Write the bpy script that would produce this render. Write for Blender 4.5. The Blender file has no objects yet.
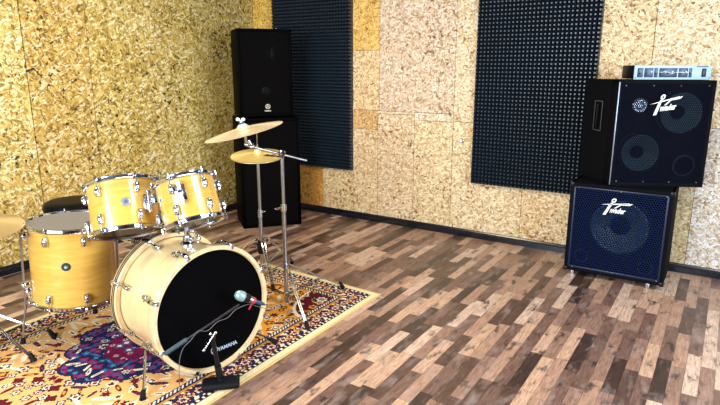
import bpy, bmesh, math, random
import numpy as np
from mathutils import Vector, Matrix, Quaternion
PI = math.pi
SC = bpy.context.scene
COL = SC.collection
random.seed(4)

# ------------------------------------------------------------------ camera
H, FPX = 1.4, 573.0
pitch = math.atan(137.5 / FPX); yaw = math.radians(32.7)
cam = bpy.data.cameras.new('camera'); cam.sensor_width = 36; cam.lens = FPX / 720 * 36
cam.clip_start = .05; cam.clip_end = 60
camo = bpy.data.objects.new('camera', cam); COL.objects.link(camo)
camo.location = (0, 0, H); camo.rotation_euler = (PI / 2 - pitch, 0, yaw)
SC.camera = camo

# ------------------------------------------------------------------ world, lamps, exposure
w = bpy.data.worlds.new('world'); SC.world = w; w.use_nodes = True
w.node_tree.nodes['Background'].inputs[0].default_value = (.75, .86, 1, 1)
w.node_tree.nodes['Background'].inputs[1].default_value = 1.2
def area(name, loc, look, sx, sy, power, col):
    l = bpy.data.lights.new(name, 'AREA'); l.shape = 'RECTANGLE'; l.size = sx; l.size_y = sy
    l.energy = power; l.color = col
    o = bpy.data.objects.new(name, l); COL.objects.link(o); o.location = loc
    o.rotation_euler = (Vector(look) - Vector(loc)).to_track_quat('-Z', 'Y').to_euler()
    return o
area('daylight_rear_window', (-1.7, -2.02, 1.6), (-1.7, 0, 1.5), 2.4, 1.5, 165, (.93, .96, 1))
area('daylight_right_window', (2.42, 1.8, 1.55), (0, 1.8, 1.45), 1.9, 1.4, 120, (.78, .88, 1))
area('added_ceiling_light', (-2.4, 1.9, 2.56), (-2.4, 1.9, 0), .6, 1.2, 48, (1, .86, .62))  # unseen ceiling fixture, added as warm fill
area('added_ceiling_light', (0.4, 1.9, 2.56), (.4, 1.9, 0), .6, 1.2, 34, (1, .93, .82))  # second unseen fixture, added as fill on the right
vs = SC.view_settings
SC.display_settings.display_device = 'sRGB'
vs.view_transform = 'Standard'; vs.look = 'None'; vs.gamma = 1; vs.use_curve_mapping = False
vs.exposure = 0.45

# ------------------------------------------------------------------ helpers
def rot_to(z, up=(0, 0, 1)):
    z = Vector(z).normalized(); x = Vector(up).cross(z)
    if x.length < 1e-4: x = Vector((1, 0, 0))
    x.normalize(); y = z.cross(x)
    return Matrix((x, y, z)).transposed()
def finish(name, bm, mat, parent=None, loc=None, rot=None, smooth=35, mats=None):
    bmesh.ops.recalc_face_normals(bm, faces=bm.faces)
    if smooth:
        a = math.radians(smooth)
        for f in bm.faces: f.smooth = True
        for e in bm.edges:
            if len(e.link_faces) == 2 and e.calc_face_angle(0) > a: e.smooth = False
    me = bpy.data.meshes.new(name); bm.to_mesh(me); bm.free()
    for m in (mats or [mat]): me.materials.append(m)
    o = bpy.data.objects.new(name, me); COL.objects.link(o)
    if parent: o.parent = parent
    if loc is not None: o.location = loc
    if rot is not None: o.rotation_mode = 'QUATERNION'; o.rotation_quaternion = rot.to_quaternion()
    return o
def empty(name, loc, label=None, cat=None, group=None, rot=None, rz=0):
    o = bpy.data.objects.new(name, None); COL.objects.link(o); o.location = loc; o.empty_display_size = .1
    if rot is not None: o.rotation_mode = 'QUATERNION'; o.rotation_quaternion = rot.to_quaternion()
    elif rz: o.rotation_euler = (0, 0, rz)
    tag(o, label, cat, group); return o
def tag(o, label=None, cat=None, group=None, kind=None):
    if label: o['label'] = label
    if cat: o['category'] = cat
    if group: o['group'] = group
    if kind: o['kind'] = kind
    return o
def BM(): return bmesh.new()
def box(bm, c, s, bev=0, M=None, mi=0, seg=2):
    r = bmesh.ops.create_cube(bm, size=1)
    vs_ = r['verts']
    for v in vs_: v.co = Vector((v.co.x * s[0], v.co.y * s[1], v.co.z * s[2]))
    fs = set(f for v in vs_ for f in v.link_faces)
    if bev:
        es = set(e for v in vs_ for e in v.link_edges)
        rr = bmesh.ops.bevel(bm, geom=list(es), offset=bev, segments=seg, affect='EDGES', profile=.5)
        fs = set(rr['faces']) | {f for f in fs if f.is_valid}
        vs_ = list({v for f in fs for v in f.verts})
    T = Matrix.Translation(c) @ (M.to_4x4() if M else Matrix.Identity(4))
    for v in vs_: v.co = T @ v.co
    for f in fs:
        if f.is_valid: f.material_index = mi
def lathe(bm, prof, seg=32, M=None, loc=(0, 0, 0), cap0=False, cap1=False, mi=0, arc=None):
    T = Matrix.Translation(loc) @ (M.to_4x4() if M else Matrix.Identity(4))
    rings = []
    for r, z in prof:
        if r < 1e-6: rings.append([bm.verts.new(T @ Vector((0, 0, z)))])
        else: rings.append([bm.verts.new(T @ Vector((r * math.cos(2 * PI * k / seg), r * math.sin(2 * PI * k / seg), z))) for k in range(seg)])
    for a, b in zip(rings, rings[1:]):
        for k in range(seg):
            k2 = (k + 1) % seg
            if len(a) == 1 and len(b) == 1: continue
            if len(a) == 1: f = bm.faces.new((a[0], b[k2], b[k]))
            elif len(b) == 1: f = bm.faces.new((a[k], a[k2], b[0]))
            else: f = bm.faces.new((a[k], a[k2], b[k2], b[k]))
            f.material_index = mi
    if cap0 and len(rings[0]) > 1: bm.faces.new(rings[0][::-1]).material_index = mi
    if cap1 and len(rings[-1]) > 1: bm.faces.new(rings[-1]).material_index = mi
def ringprof(bm, pts, seg=64, M=None, loc=(0, 0, 0)):   # closed section swept round the axis
    lathe(bm, pts + [pts[0]], seg, M, loc)
    bmesh.ops.remove_doubles(bm, verts=bm.verts, dist=1e-6)
def tube(bm, p0, p1, r, r1=None, seg=12, mi=0):
    p0, p1 = Vector(p0), Vector(p1); d = p1 - p0
    lathe(bm, [(r, 0), (r if r1 is None else r1, d.length)], seg, rot_to(d), p0, True, True, mi)
def path(bm, pts, r, seg=8):
    pts = [Vector(p) for p in pts]; rings = []
    for i, p in enumerate(pts):
        d = (pts[min(i + 1, len(pts) - 1)] - pts[max(i - 1, 0)]).normalized(); R = rot_to(d, (0.13, .07, 1))
        rings.append([bm.verts.new(p + R @ Vector((r * math.cos(2 * PI * k / seg), r * math.sin(2 * PI * k / seg), 0))) for k in range(seg)])
    for a, b in zip(rings, rings[1:]):
        for k in range(seg): bm.faces.new((a[k], a[(k + 1) % seg], b[(k + 1) % seg], b[k]))
    bm.faces.new(rings[0][::-1]); bm.faces.new(rings[-1])
def ball(bm, c, r, sx=1, sy=1, sz=1, M=None, seg=16):
    rr = bmesh.ops.create_uvsphere(bm, u_segments=seg, v_segments=max(6, seg // 2), radius=r)
    T = Matrix.Translation(c) @ (M.to_4x4() if M else Matrix.Identity(4))
    for v in rr['verts']: v.co = T @ Vector((v.co.x * sx, v.co.y * sy, v.co.z * sz))
def poly(bm, pts, z0, z1, mi=0, M=None, loc=(0, 0, 0)):   # extruded outline in the local XY plane
    T = Matrix.Translation(loc) @ (M.to_4x4() if M else Matrix.Identity(4))
    a = [bm.verts.new(T @ Vector((x, y, z0))) for x, y in pts]; b = [bm.verts.new(T @ Vector((x, y, z1))) for x, y in pts]
    n = len(pts)
    for k in range(n): bm.faces.new((a[k], a[(k + 1) % n], b[(k + 1) % n], b[k])).material_index = mi
    bm.faces.new(a[::-1]).material_index = mi; bm.faces.new(b).material_index = mi
def text(s, size, mat, parent, name='lettering', loc=(0, 0, 0), rot=None, shear=0, ext=.0006, bold=0, sx=1):
    c = bpy.data.curves.new(name, 'FONT'); c.body = s; c.size = size; c.extrude = ext; c.shear = shear; c.offset = bold
    c.align_x = 'LEFT'; c.resolution_u = 3
    t = bpy.data.objects.new(name, c); COL.objects.link(t)
    bpy.context.view_layer.update()
    me = bpy.data.meshes.new_from_object(t); bpy.data.objects.remove(t)
    me.materials.clear(); me.materials.append(mat)
    for v in me.vertices: v.co.x *= sx
    o = bpy.data.objects.new(name, me); COL.objects.link(o); o.parent = parent; o.location = loc
    if rot is not None: o.rotation_mode = 'QUATERNION'; o.rotation_quaternion = rot.to_quaternion()
    return o

def smooth_path(p, n=4):
    out = []
    for i in range(len(p) - 1):
        a, b, c, d = p[max(i - 1, 0)], p[i], p[i + 1], p[min(i + 2, len(p) - 1)]
        for k in range(n):
            t = k / n; out.append(.5 * ((2 * b) + (c - a) * t + (2 * a - 5 * b + 4 * c - d) * t * t + (3 * b - a - 3 * c + d) * t ** 3))
    return out + [p[-1]]

# ------------------------------------------------------------------ materials
def mat(name, col=(.5, .5, .5), rough=.5, metal=0, spec=.5, coat=0, em=None):
    m = bpy.data.materials.new(name); m.use_nodes = True; b = m.node_tree.nodes['Principled BSDF']
    b.inputs['Base Color'].default_value = (*col, 1); b.inputs['Roughness'].default_value = rough
    b.inputs['Metallic'].default_value = metal; b.inputs['Specular IOR Level'].default_value = spec
    b.inputs['Coat Weight'].default_value = coat; b.inputs['Coat Roughness'].default_value = .08
    if em: b.inputs['Emission Color'].default_value = (*em[0], 1); b.inputs['Emission Strength'].default_value = em[1]
    return m
class NG:
    def __init__(s, m): s.t = m.node_tree; s.n = s.t.nodes; s.b = s.n['Principled BSDF']
    def new(s, k, **kw):
        n = s.n.new(k)
        for a, v in kw.items(): setattr(n, a, v)
        return n
    def link(s, a, b): s.t.links.new(a, b)
    def val(s, sock, v):
        if isinstance(v, (int, float)): sock.default_value = v
        elif isinstance(v, (tuple, list)): sock.default_value = v
        else: s.link(v, sock)
    def math(s, op, a, b=0, c=None, clamp=False):
        n = s.new('ShaderNodeMath', operation=op); n.use_clamp = clamp; s.val(n.inputs[0], a); s.val(n.inputs[1], b)
        if c is not None: s.val(n.inputs[2], c)
        return n.outputs[0]
    def ramp(s, f, stops, interp='LINEAR'):
        n = s.new('ShaderNodeValToRGB'); r = n.color_ramp; r.interpolation = interp
        r.elements[0].position = stops[0][0]; r.elements[0].color = (*stops[0][1], 1)
        r.elements[1].position = stops[1][0]; r.elements[1].color = (*stops[1][1], 1)
        for p, c in stops[2:]: r.elements.new(p).color = (*c, 1)
        s.link(f, n.inputs[0]); return n.outputs[0]
    def mix(s, f, a, b, mode='MIX'):
        n = s.new('ShaderNodeMix', data_type='RGBA', blend_type=mode); s.val(n.inputs[0], f)
        for i, v in ((6, a), (7, b)): s.val(n.inputs[i], (*v, 1) if isinstance(v, tuple) and len(v) == 3 else v)
        return n.outputs[2]
    def coords(s, kind='Object'): return s.new('ShaderNodeTexCoord').outputs[kind]
    def mapping(s, v, loc=(0, 0, 0), rot=(0, 0, 0), sc=(1, 1, 1)):
        n = s.new('ShaderNodeMapping'); s.link(v, n.inputs[0])
        n.inputs[1].default_value = loc; n.inputs[2].default_value = rot; n.inputs[3].default_value = sc; return n.outputs[0]
    def noise(s, v, scale, detail=3, rough=.5):
        n = s.new('ShaderNodeTexNoise'); s.link(v, n.inputs['Vector']); n.inputs['Scale'].default_value = scale
        n.inputs['Detail'].default_value = detail; n.inputs['Roughness'].default_value = rough; return n
    def voro(s, v, scale, feat='F1'):
        n = s.new('ShaderNodeTexVoronoi', feature=feat); s.link(v, n.inputs['Vector']); n.inputs['Scale'].default_value = scale; return n
    def bump(s, h, strength, dist):
        n = s.new('ShaderNodeBump'); n.inputs['Strength'].default_value = strength; n.inputs['Distance'].default_value = dist
        s.link(h, n.inputs['Height']); s.link(n.outputs[0], s.b.inputs['Normal'])

def osb(name, stops, axis, scale=1.0, warm=(.55, .30, .06), pale=(.88, .82, .60), dark=(.10, .05, .015)):
    """strand board: three layers of long flakes lying in different directions"""
    m = mat(name, rough=.62, spec=.35); g = NG(m)
    co = g.coords('Object')
    if axis == 'x': co = g.mapping(co, rot=(0, 0, 0))            # wall in the XZ plane
    sep = g.new('ShaderNodeSeparateXYZ'); g.link(co, sep.inputs[0])
    cmb = g.new('ShaderNodeCombineXYZ')
    g.link(sep.outputs[0] if axis == 'x' else sep.outputs[1], cmb.inputs[0]); g.link(sep.outputs[2], cmb.inputs[1])
    v = cmb.outputs[0]
    warp = g.noise(v, 9, 2); wv = g.new('ShaderNodeVectorMath', operation='SCALE')
    sb = g.new('ShaderNodeVectorMath', operation='SUBTRACT'); g.link(warp.outputs['Color'], sb.inputs[0]); sb.inputs[1].default_value = (.5, .5, .5)
    g.link(sb.outputs[0], wv.inputs[0]); wv.inputs['Scale'].default_value = .03
    ad = g.new('ShaderNodeVectorMath', operation='ADD'); g.link(v, ad.inputs[0]); g.link(wv.outputs[0], ad.inputs[1]); v2 = ad.outputs[0]
    layers = []
    for k, (ang, sx, sy, off) in enumerate(((.25, 24, 62, 0), (-.75, 28, 80, 3.1), (1.35, 26, 74, 7.7), (.85, 44, 120, 11.3))):
        vv = g.mapping(g.mapping(v2, rot=(0, 0, ang)), (off, off * 1.7, k * 2.3), (0, 0, 0), (sx * scale, sy * scale, 1))
        vo = g.voro(vv, 1.0); rnd = g.new('ShaderNodeSeparateColor'); g.link(vo.outputs['Color'], rnd.inputs[0])
        layers.append((rnd.outputs[0], rnd.outputs[1], vo.outputs['Distance']))
    tone, pri, dist = layers[0]
    for t, p, d in layers[1:]:
        sel = g.math('GREATER_THAN', p, pri)
        nt = g.new('ShaderNodeMix', data_type='FLOAT'); g.link(sel, nt.inputs[0]); g.link(tone, nt.inputs[2]); g.link(t, nt.inputs[3])
        nd = g.new('ShaderNodeMix', data_type='FLOAT'); g.link(sel, nd.inputs[0]); g.link(dist, nd.inputs[2]); g.link(d, nd.inputs[3])
        tone = nt.outputs[0]; dist = nd.outputs[0]; pri = g.math('MAXIMUM', p, pri)
    fine = g.noise(g.mapping(v2, sc=(1, 2.4, 1)), 95 * scale, 3, .7)
    big = g.noise(v, 1.6, 2)
    t = g.math('ADD', g.math('MULTIPLY', tone, .78), g.math('MULTIPLY', fine.outputs[0], .34))
    t = g.math('ADD', t, g.math('MULTIPLY', big.outputs[0], .22))
    t = g.math('SUBTRACT', t, .17, clamp=True)
    c = g.ramp(t, stops)
    edge = g.ramp(dist, ((.35, (1, 1, 1)), (.75, (.62, .55, .45))))       # darker brown outlines round the flakes
    c = g.mix(.8, c, edge, 'MULTIPLY')
    hue = g.noise(g.mapping(v2, (9, 2, 0)), 30 * scale, 2, .6)
    c = g.mix(g.ramp(hue.outputs[0], ((.50, (0, 0, 0)), (.68, (.55, .55, .55)))), c, warm)
    chip = g.voro(g.mapping(g.mapping(v2, rot=(0, 0, -.4)), (1, 5, 0), sc=(34 * scale, 90 * scale, 1)), 1.0)
    cs = g.new('ShaderNodeSeparateColor'); g.link(chip.outputs['Color'], cs.inputs[0])
    c = g.mix(g.math('MULTIPLY', g.math('GREATER_THAN', cs.outputs[0], .90), .8), c, pale)
    # dark knots and bark flecks
    kn = g.noise(g.mapping(v2, (4, 9, 0)), 26 * scale, 2, .6)
    kn2 = g.noise(v, 2.1, 2)
    k = g.math('ADD', kn.outputs[0], g.math('MULTIPLY', kn2.outputs[0], .35))
    kf = g.ramp(k, ((.80, (0, 0, 0)), (.85, (1, 1, 1))))
    c = g.mix(kf, c, dark)
    at = g.new('ShaderNodeAttribute', attribute_name='tint')
    c = g.mix(1.0, c, at.outputs['Color'], 'MULTIPLY')
    g.link(c, g.b.inputs['Base Color'])
    g.bump(g.math('ADD', tone, g.math('MULTIPLY', fine.outputs[0], .6)), .35, .004)
    return m
OSB_Y = osb('yellow_strand_board', ((0, (.08, .05, .012)), (.2, (.27, .19, .04)), (.40, (.58, .43, .11)), (.66, (.77, .62, .21)), (.84, (.89, .79, .43)), (1, (.96, .94, .78))), 'y', 1.0, dark=(.05, .03, .01))
OSB_P = osb('pale_strand_board', ((0, (.24, .14, .07)), (.18, (.50, .36, .22)), (.38, (.78, .68, .53)), (.60, (.87, .81, .70)), (.82, (.94, .91, .84)), (1, (.97, .96, .94))), 'x', 1.2, warm=(.66, .44, .20), pale=(.93, .92, .88), dark=(.22, .12, .05))

def laminate():
    m = mat('laminate_floor', rough=.36, spec=.5); g = NG(m); co = g.coords('Object')
    s = g.new('ShaderNodeSeparateXYZ'); g.link(co, s.inputs[0])
    W, L = .0605, .40
    xs = g.math('DIVIDE', g.math('ADD', s.outputs[0], 10.012), W); col = g.math('FLOOR', xs)
    wn = g.new('ShaderNodeTexWhiteNoise', noise_dimensions='1D'); g.link(col, wn.inputs['W'])
    ys = g.math('ADD', g.math('DIVIDE', s.outputs[1], g.math('ADD', g.math('MULTIPLY', wn.outputs[0], .10), L - .05)), g.math('MULTIPLY', wn.outputs[0], 37.0)); row = g.math('FLOOR', ys)
    cc = g.new('ShaderNodeCombineXYZ'); g.link(col, cc.inputs[0]); g.link(row, cc.inputs[1])
    w2 = g.new('ShaderNodeTexWhiteNoise', noise_dimensions='2D'); g.link(cc.outputs[0], w2.inputs['Vector'])
    rc = g.new('ShaderNodeSeparateColor'); g.link(w2.outputs['Color'], rc.inputs[0])
    base = g.ramp(rc.outputs[0], ((0, (.055, .032, .026)), (.10, (.10, .058, .045)), (.22, (.17, .10, .080)), (.38, (.28, .17, .13)), (.54, (.40, .25, .18)), (.72, (.53, .35, .25)), (.88, (.60, .44, .35)), (1, (.30, .21, .18))), 'CONSTANT')
    # grain, shifted from board to board
    sh = g.new('ShaderNodeCombineXYZ'); g.link(g.math('MULTIPLY', rc.outputs[1], 31), sh.inputs[0]); g.link(g.math('MULTIPLY', rc.outputs[2], 17), sh.inputs[1])
    gv = g.new('ShaderNodeVectorMath', operation='ADD'); g.link(co, gv.inputs[0]); g.link(sh.outputs[0], gv.inputs[1])
    gr = g.noise(g.mapping(gv.outputs[0], sc=(60, 6, 1)), 1.8, 5, .72)
    c = g.mix(1.0, base, g.ramp(gr.outputs[0], ((.28, (.42, .40, .40)), (.70, (1.38, 1.36, 1.34)))), 'MULTIPLY')
    kn = g.noise(g.mapping(gv.outputs[0], sc=(17, 7, 1)), 1.0, 4, .65)
    kf = g.ramp(kn.outputs[0], ((.55, (0, 0, 0)), (.66, (1, 1, 1))))
    c = g.mix(g.math('MULTIPLY', kf, .88), c, (.028, .022, .022))
    pale = g.noise(g.mapping(gv.outputs[0], (5, 3, 0), sc=(14, 5, 1)), 1.0, 3, .6)
    c = g.mix(g.math('MULTIPLY', g.ramp(pale.outputs[0], ((.52, (0, 0, 0)), (.75, (1, 1, 1)))), .55), c, (.42, .34, .32))
    fx = g.math('FRACT', xs); fy = g.math('FRACT', ys)
    ex = g.math('MINIMUM', fx, g.math('SUBTRACT', 1, fx)); ey = g.math('MULTIPLY', g.math('MINIMUM', fy, g.math('SUBTRACT', 1, fy)), 6)
    e = g.ramp(g.math('MINIMUM', ex, ey), ((0, (0.45, .42, .4)), (.035, (1, 1, 1))))
    c = g.mix(1.0, c, e, 'MULTIPLY')
    g.link(c, g.b.inputs['Base Color'])
    g.link(g.math('ADD', g.math('MULTIPLY', gr.outputs[0], .22), .24), g.b.inputs['Roughness'])
    return m
def wood(name, a, b_, scale, stretch, rough=.22, coat=.8):
    m = mat(name, rough=rough, coat=coat); g = NG(m); co = g.coords('Object')
    n = g.noise(g.mapping(co, sc=stretch), scale, 4, .6)
    g.link(g.ramp(n.outputs[0], ((.3, a), (.72, b_))), g.b.inputs['Base Color']); return m
MAPLE = wood('lacquered_maple', (.68, .37, .055), (.82, .52, .11), 6, (1, 1, 9), .28, 1)
MAPLE_LIT = wood('lit_lacquered_maple', (.80, .58, .28), (.90, .71, .40), 6, (1, 1, 9), .28, 1)  # same maple as the toms, lightened for the stronger light on it
MAPLE_HOOP = wood('maple_hoop', (.74, .55, .28), (.86, .70, .42), 5, (6, 6, 1), .3, .6)
CHROME = mat('chrome', (.60, .65, .74), .09, 1)
STEEL = mat('brushed_steel', (.42, .43, .47), .28, 1)
BLACK = mat('black_paint', (.004, .004, .006), .35, spec=.3)
RUBBER = mat('black_rubber', (.004, .005, .008), .6, spec=.2)
HEAD_BLK = mat('black_drum_skin', (.0015, .0015, .002), .4, spec=.03)
HEAD_CLR = mat('coated_drum_skin', (.17, .17, .18), .5)
HEAD_UND = mat('clear_drum_skin', (.008, .010, .014), .25, spec=.25)
WHITE = mat('white_print', (.85, .88, .9), .4)
CARPET = mat('black_cabinet_carpet', (.0025, .003, .005), .8, spec=.08)
PABOX = mat('black_painted_wood', (.001, .001, .0015), .5, spec=.02)
VINYL = mat('black_vinyl', (.002, .002, .004), .45, spec=.08)
RED = mat('red_tape', (.75, .02, .06), .5)
TEAL = mat('grey_green_mesh', (.30, .50, .52), .35, .4)
BADGE = mat('dark_metal_badge', (.03, .08, .11), .3, .6)
BADGE_L = mat('silver_badge', (.55, .66, .78), .25, .7)
def bronze(name, a, b_, rough):
    m = mat(name, rough=rough, metal=.65); g = NG(m); co = g.coords('Object')
    s = g.new('ShaderNodeSeparateXYZ'); g.link(co, s.inputs[0])
    r = g.math('SQRT', g.math('ADD', g.math('MULTIPLY', s.outputs[0], s.outputs[0]), g.math('MULTIPLY', s.outputs[1], s.outputs[1])))
    wv = g.math('SINE', g.math('MULTIPLY', r, 900))
    g.link(g.ramp(g.math('ADD', g.math('MULTIPLY', wv, .3), .5), ((0.1, a), (.9, b_))), g.b.inputs['Base Color'])
    g.b.inputs['Anisotropic'].default_value = .8
    tg = g.new('ShaderNodeTangent', direction_type='RADIAL', axis='Z'); g.link(tg.outputs[0], g.b.inputs['Tangent']); return m
BRONZE_Y = bronze('yellow_cymbal_bronze', (.86, .62, .20), (.98, .80, .36), .33)
BRONZE = bronze('pale_cymbal_bronze', (.70, .58, .40), (.92, .80, .60), .26)
BRONZE_D = bronze('dull_cymbal_bronze', (.50, .37, .18), (.62, .48, .25), .4)
def foam_mat():
    m = mat('charcoal_acoustic_foam', (.009, .018, .031), .36, spec=.8); return m
FOAM = foam_mat()
def grille(name, cell, thr, col=(.02, .035, .075), rough=.38):
    """perforated steel: round holes in staggered rows let the inside show"""
    m = mat(name, col, rough, .0, spec=.10); g = NG(m); co = g.coords('Object')
    s = g.new('ShaderNodeSeparateXYZ'); g.link(co, s.inputs[0])
    k = 2 * PI / cell
    a = g.math('ADD', g.math('MULTIPLY', s.outputs[0], k), g.math('MULTIPLY', s.outputs[2], k * .577))
    b = g.math('SUBTRACT', g.math('MULTIPLY', s.outputs[0], k), g.math('MULTIPLY', s.outputs[2], k * .577))
    c = g.math('MULTIPLY', s.outputs[2], 2 * k * .577)
    h = g.math('ADD', g.math('COSINE', a), g.math('ADD', g.math('COSINE', b), g.math('COSINE', c)))
    hole = g.math('GREATER_THAN', h, thr)
    tr = g.new('ShaderNodeBsdfTransparent'); mx = g.new('ShaderNodeMixShader')
    g.link(hole, mx.inputs[0]); g.link(g.b.outputs[0], mx.inputs[1]); g.link(tr.outputs[0], mx.inputs[2])
    g.link(mx.outputs[0], g.n['Material Output'].inputs[0]); g.bump(h, .8, .002); return m
GRILLE_U = grille('perforated_grille_dark', .0125, -.3, (.0015, .003, .012), .6)
GRILLE_L = grille('perforated_grille_daylight_blue', .016, -.1, (.002, .009, .045), .5)  # blue in the colour stands in for reflected daylight
GRILLE_P = grille('fine_speaker_grille', .008, 2.2, (.001, .001, .0015), .7)
CONE = mat('speaker_cone', (.055, .11, .15), .35, spec=.4)
CONE_D = mat('cone_surround', (.002, .003, .004), .5, spec=.06)
BAFFLE = mat('black_baffle', (.001, .0012, .002), .8, spec=.05)
PORT = mat('dull_port_ring', (.03, .04, .06), .5, spec=.3)
EDGE = mat('worn_metal_edge', (.30, .36, .46), .35, .8)
SILVER = mat('silver_blue_faceplate', (.36, .54, .82), .45, .1)
PANEL = mat('navy_control_panel', (.012, .035, .085), .35)
SKIRT = mat('black_plastic_skirting', (.003, .006, .014), .22, spec=.6)
PLASTER = mat('dark_ceiling_paint', (.10, .10, .11), .8)
DARKGAP = mat('dark_gap', (.02, .012, .006), .9)
FRAME = mat('white_window_frame', (.8, .8, .8), .4)

# ------------------------------------------------------------------ room
XL, XR, YF, YB, ZC = -4.05, 2.5, -2.1, 4.37, 2.62
bm = BM(); box(bm, ((XL + XR) / 2, (YF + YB) / 2, -.05), (XR - XL + .4, YB - YF + .4, .1))
tag(finish('floor', bm, laminate(), smooth=0), kind='structure')
bm = BM(); box(bm, ((XL + XR) / 2, (YF + YB) / 2, ZC + .05), (XR - XL + .4, YB - YF + .4, .1))
tag(finish('ceiling', bm, PLASTER, smooth=0), kind='structure')
def boards(name, rects, plane, m, axis, sign):
    """wall of separate boards with 3 mm gaps over a dark backing, each with its own tint"""
    bm = BM(); lay = bm.loops.layers.color.new('tint'); g = .0018 if axis == 'x' else .0032
    for (a0, a1, z0, z1, tint, dz) in rects:
        n0 = len(bm.faces)
        c, s = ((a0 + a1) / 2, (z0 + z1) / 2), (a1 - a0 - 2 * g, z1 - z0 - 2 * g)
        t = .012 + dz
        if axis == 'x': box(bm, (c[0], plane + sign * (.012 - t / 2 + dz - dz), c[1]), (s[0], t, s[1]))
        else: box(bm, (plane + sign * (.012 - t / 2), c[0], c[1]), (t, s[0], s[1]))
        bm.faces.ensure_lookup_table()
        for f in bm.faces[n0:]:
            for l in f.loops: l[lay] = (*tint, 1)
    a0, a1 = min(r[0] for r in rects) - .1, max(r[1] for r in rects) + .1
    n0 = len(bm.faces)
    if axis == 'x': box(bm, ((a0 + a1) / 2, plane + sign * .062, ZC / 2), (a1 - a0, .1, ZC), mi=1)
    else: box(bm, (plane + sign * .062, (a0 + a1) / 2, ZC / 2), (.1, a1 - a0, ZC), mi=1)
    bm.faces.ensure_lookup_table()
    for f in bm.faces[n0:]:
        for l in f.loops: l[lay] = (1, 1, 1, 1)
    return tag(finish(name, bm, None, smooth=0, mats=[m, DARKGAP]), kind='structure')
W1 = (1, 1, 1)
boards('wall_left', [(-2.1, -.31, 0, ZC, (1, 1, 1), 0), (-.31, .91, 0, ZC, (.95, .96, .95), 0), (.91, 2.13, 0, ZC, (1, 1, 1), 0),
                     (2.13, 2.60, 0, ZC, (.95, .92, .88), 0), (2.60, 3.60, 0, ZC, (.97, .97, .93), 0), (3.60, 4.37, 0, ZC, (.90, .90, .84), 0)], XL, OSB_Y, 'y', -1)
Y_ = (1.0, .84, .42)   # the yellower offcuts on the back wall
boards('wall_back', [(-4.05, -2.88, .62, ZC, (1, .89, .50), 0), (-4.05, -3.23, 0, .62, (.98, .76, .42), 0), (-3.23, -2.88, 0, .62, (1, .94, .80), 0),  # low corner board: orange tint paints in the dim light there
                     (-2.88, -2.605, 1.525, ZC, (1.0, .88, .56), 0), (-2.88, -2.605, 1.01, 1.525, (1.0, .93, .80), 0), (-2.605, -1.90, 1.01, ZC, (.97, .93, .90), 0),
                     (-2.88, -2.617, .84, 1.01, (.95, .83, .64), 0), (-2.88, -2.617, 0, .84, (1, .94, .83), 0), (-2.617, -2.255, 0, .985, (1, .95, .87), 0),
                     (-2.617, -2.255, .985, 1.01, (1, .95, .9), 0), (-2.255, -1.90, .945, 1.01, (1, 1, .97), 0),
                     (-2.255, -1.90, 0, .945, (1, .96, .86), 0), (-1.90, -1.3, .95, ZC, (1, .97, .90), 0), (-1.90, -1.3, 0, .95, (1, .97, .88), 0),
                     (-1.3, -.49, 0, ZC, (1, .95, .84), 0), (-.49, .75, 1.0, ZC, (1, .96, .88), 0), (-.49, -.14, 0, 1.0, (.92, .90, .78), 0), (-.14, .75, 0, 1.0, (.93, .95, .98), 0),
                     (.75, 2.5, 0, ZC, W1, 0)], YB, OSB_P, 'x', 1)
def wall_with_window(name, axis, plane, sign, a0, a1, wa0, wa1, wz0, wz1, m):
    rects = [(a0, wa0, 0, ZC), (wa1, a1, 0, ZC), (wa0, wa1, 0, wz0), (wa0, wa1, wz1, ZC)]
    bm = BM(); lay = bm.loops.layers.color.new('tint')
    for (p, q, z0, z1) in rects:
        if axis == 'x': box(bm, ((p + q) / 2, plane + sign * .05, (z0 + z1) / 2), (q - p, .1, z1 - z0))
        else: box(bm, (plane + sign * .05, (p + q) / 2, (z0 + z1) / 2), (.1, q - p, z1 - z0))
    for f in bm.faces:
        for l in f.loops: l[lay] = (.30, .30, .32, 1)
    tag(finish(name, bm, m, smooth=0), kind='structure')
    bm = BM(); t = .05
    for (p, q, z0, z1) in [(wa0, wa0 + t, wz0, wz1), (wa1 - t, wa1, wz0, wz1), (wa0, wa1, wz0, wz0 + t), (wa0, wa1, wz1 - t, wz1), ((wa0 + wa1) / 2 - .03, (wa0 + wa1) / 2 + .03, wz0, wz1)]:
        if axis == 'x': box(bm, ((p + q) / 2, plane + sign * .03, (z0 + z1) / 2), (q - p, .06, z1 - z0))
        else: box(bm, (plane + sign * .03, (p + q) / 2, (z0 + z1) / 2), (.06, q - p, z1 - z0))
    return bm
tag(finish('window_1', wall_with_window('wall_front', 'x', YF, -1, XL, XR, -2.95, -.45, .8, 2.4, OSB_P), FRAME, smooth=0), kind='structure')
tag(finish('window_2', wall_with_window('wall_right', 'y', XR, 1, YF, YB, .8, 2.8, .8, 2.3, OSB_P), FRAME, smooth=0), kind='structure')
def skirting(name, a0, a1, axis, plane, sgn):
    prof = [(0, 0), (.020, 0), (.020, .040), (.015, .046), (.015, .052), (.010, .060), (0, .062)]
    bm = BM(); L = a1 - a0
    if axis == 'x': poly(bm, prof, 0, L, M=Matrix(((0, 0, 1), (sgn, 0, 0), (0, 1, 0))), loc=(a0, plane, 0))
    else: poly(bm, prof, 0, L, M=Matrix(((sgn, 0, 0), (0, 0, 1), (0, 1, 0))), loc=(plane, a0, 0))
    tag(finish(name, bm, SKIRT, smooth=20), kind='structure')
skirting('baseboard_back', XL, XR, 'x', YB, -1)
skirting('baseboard_left', YF, YB - .02, 'y', XL, 1)

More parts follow.
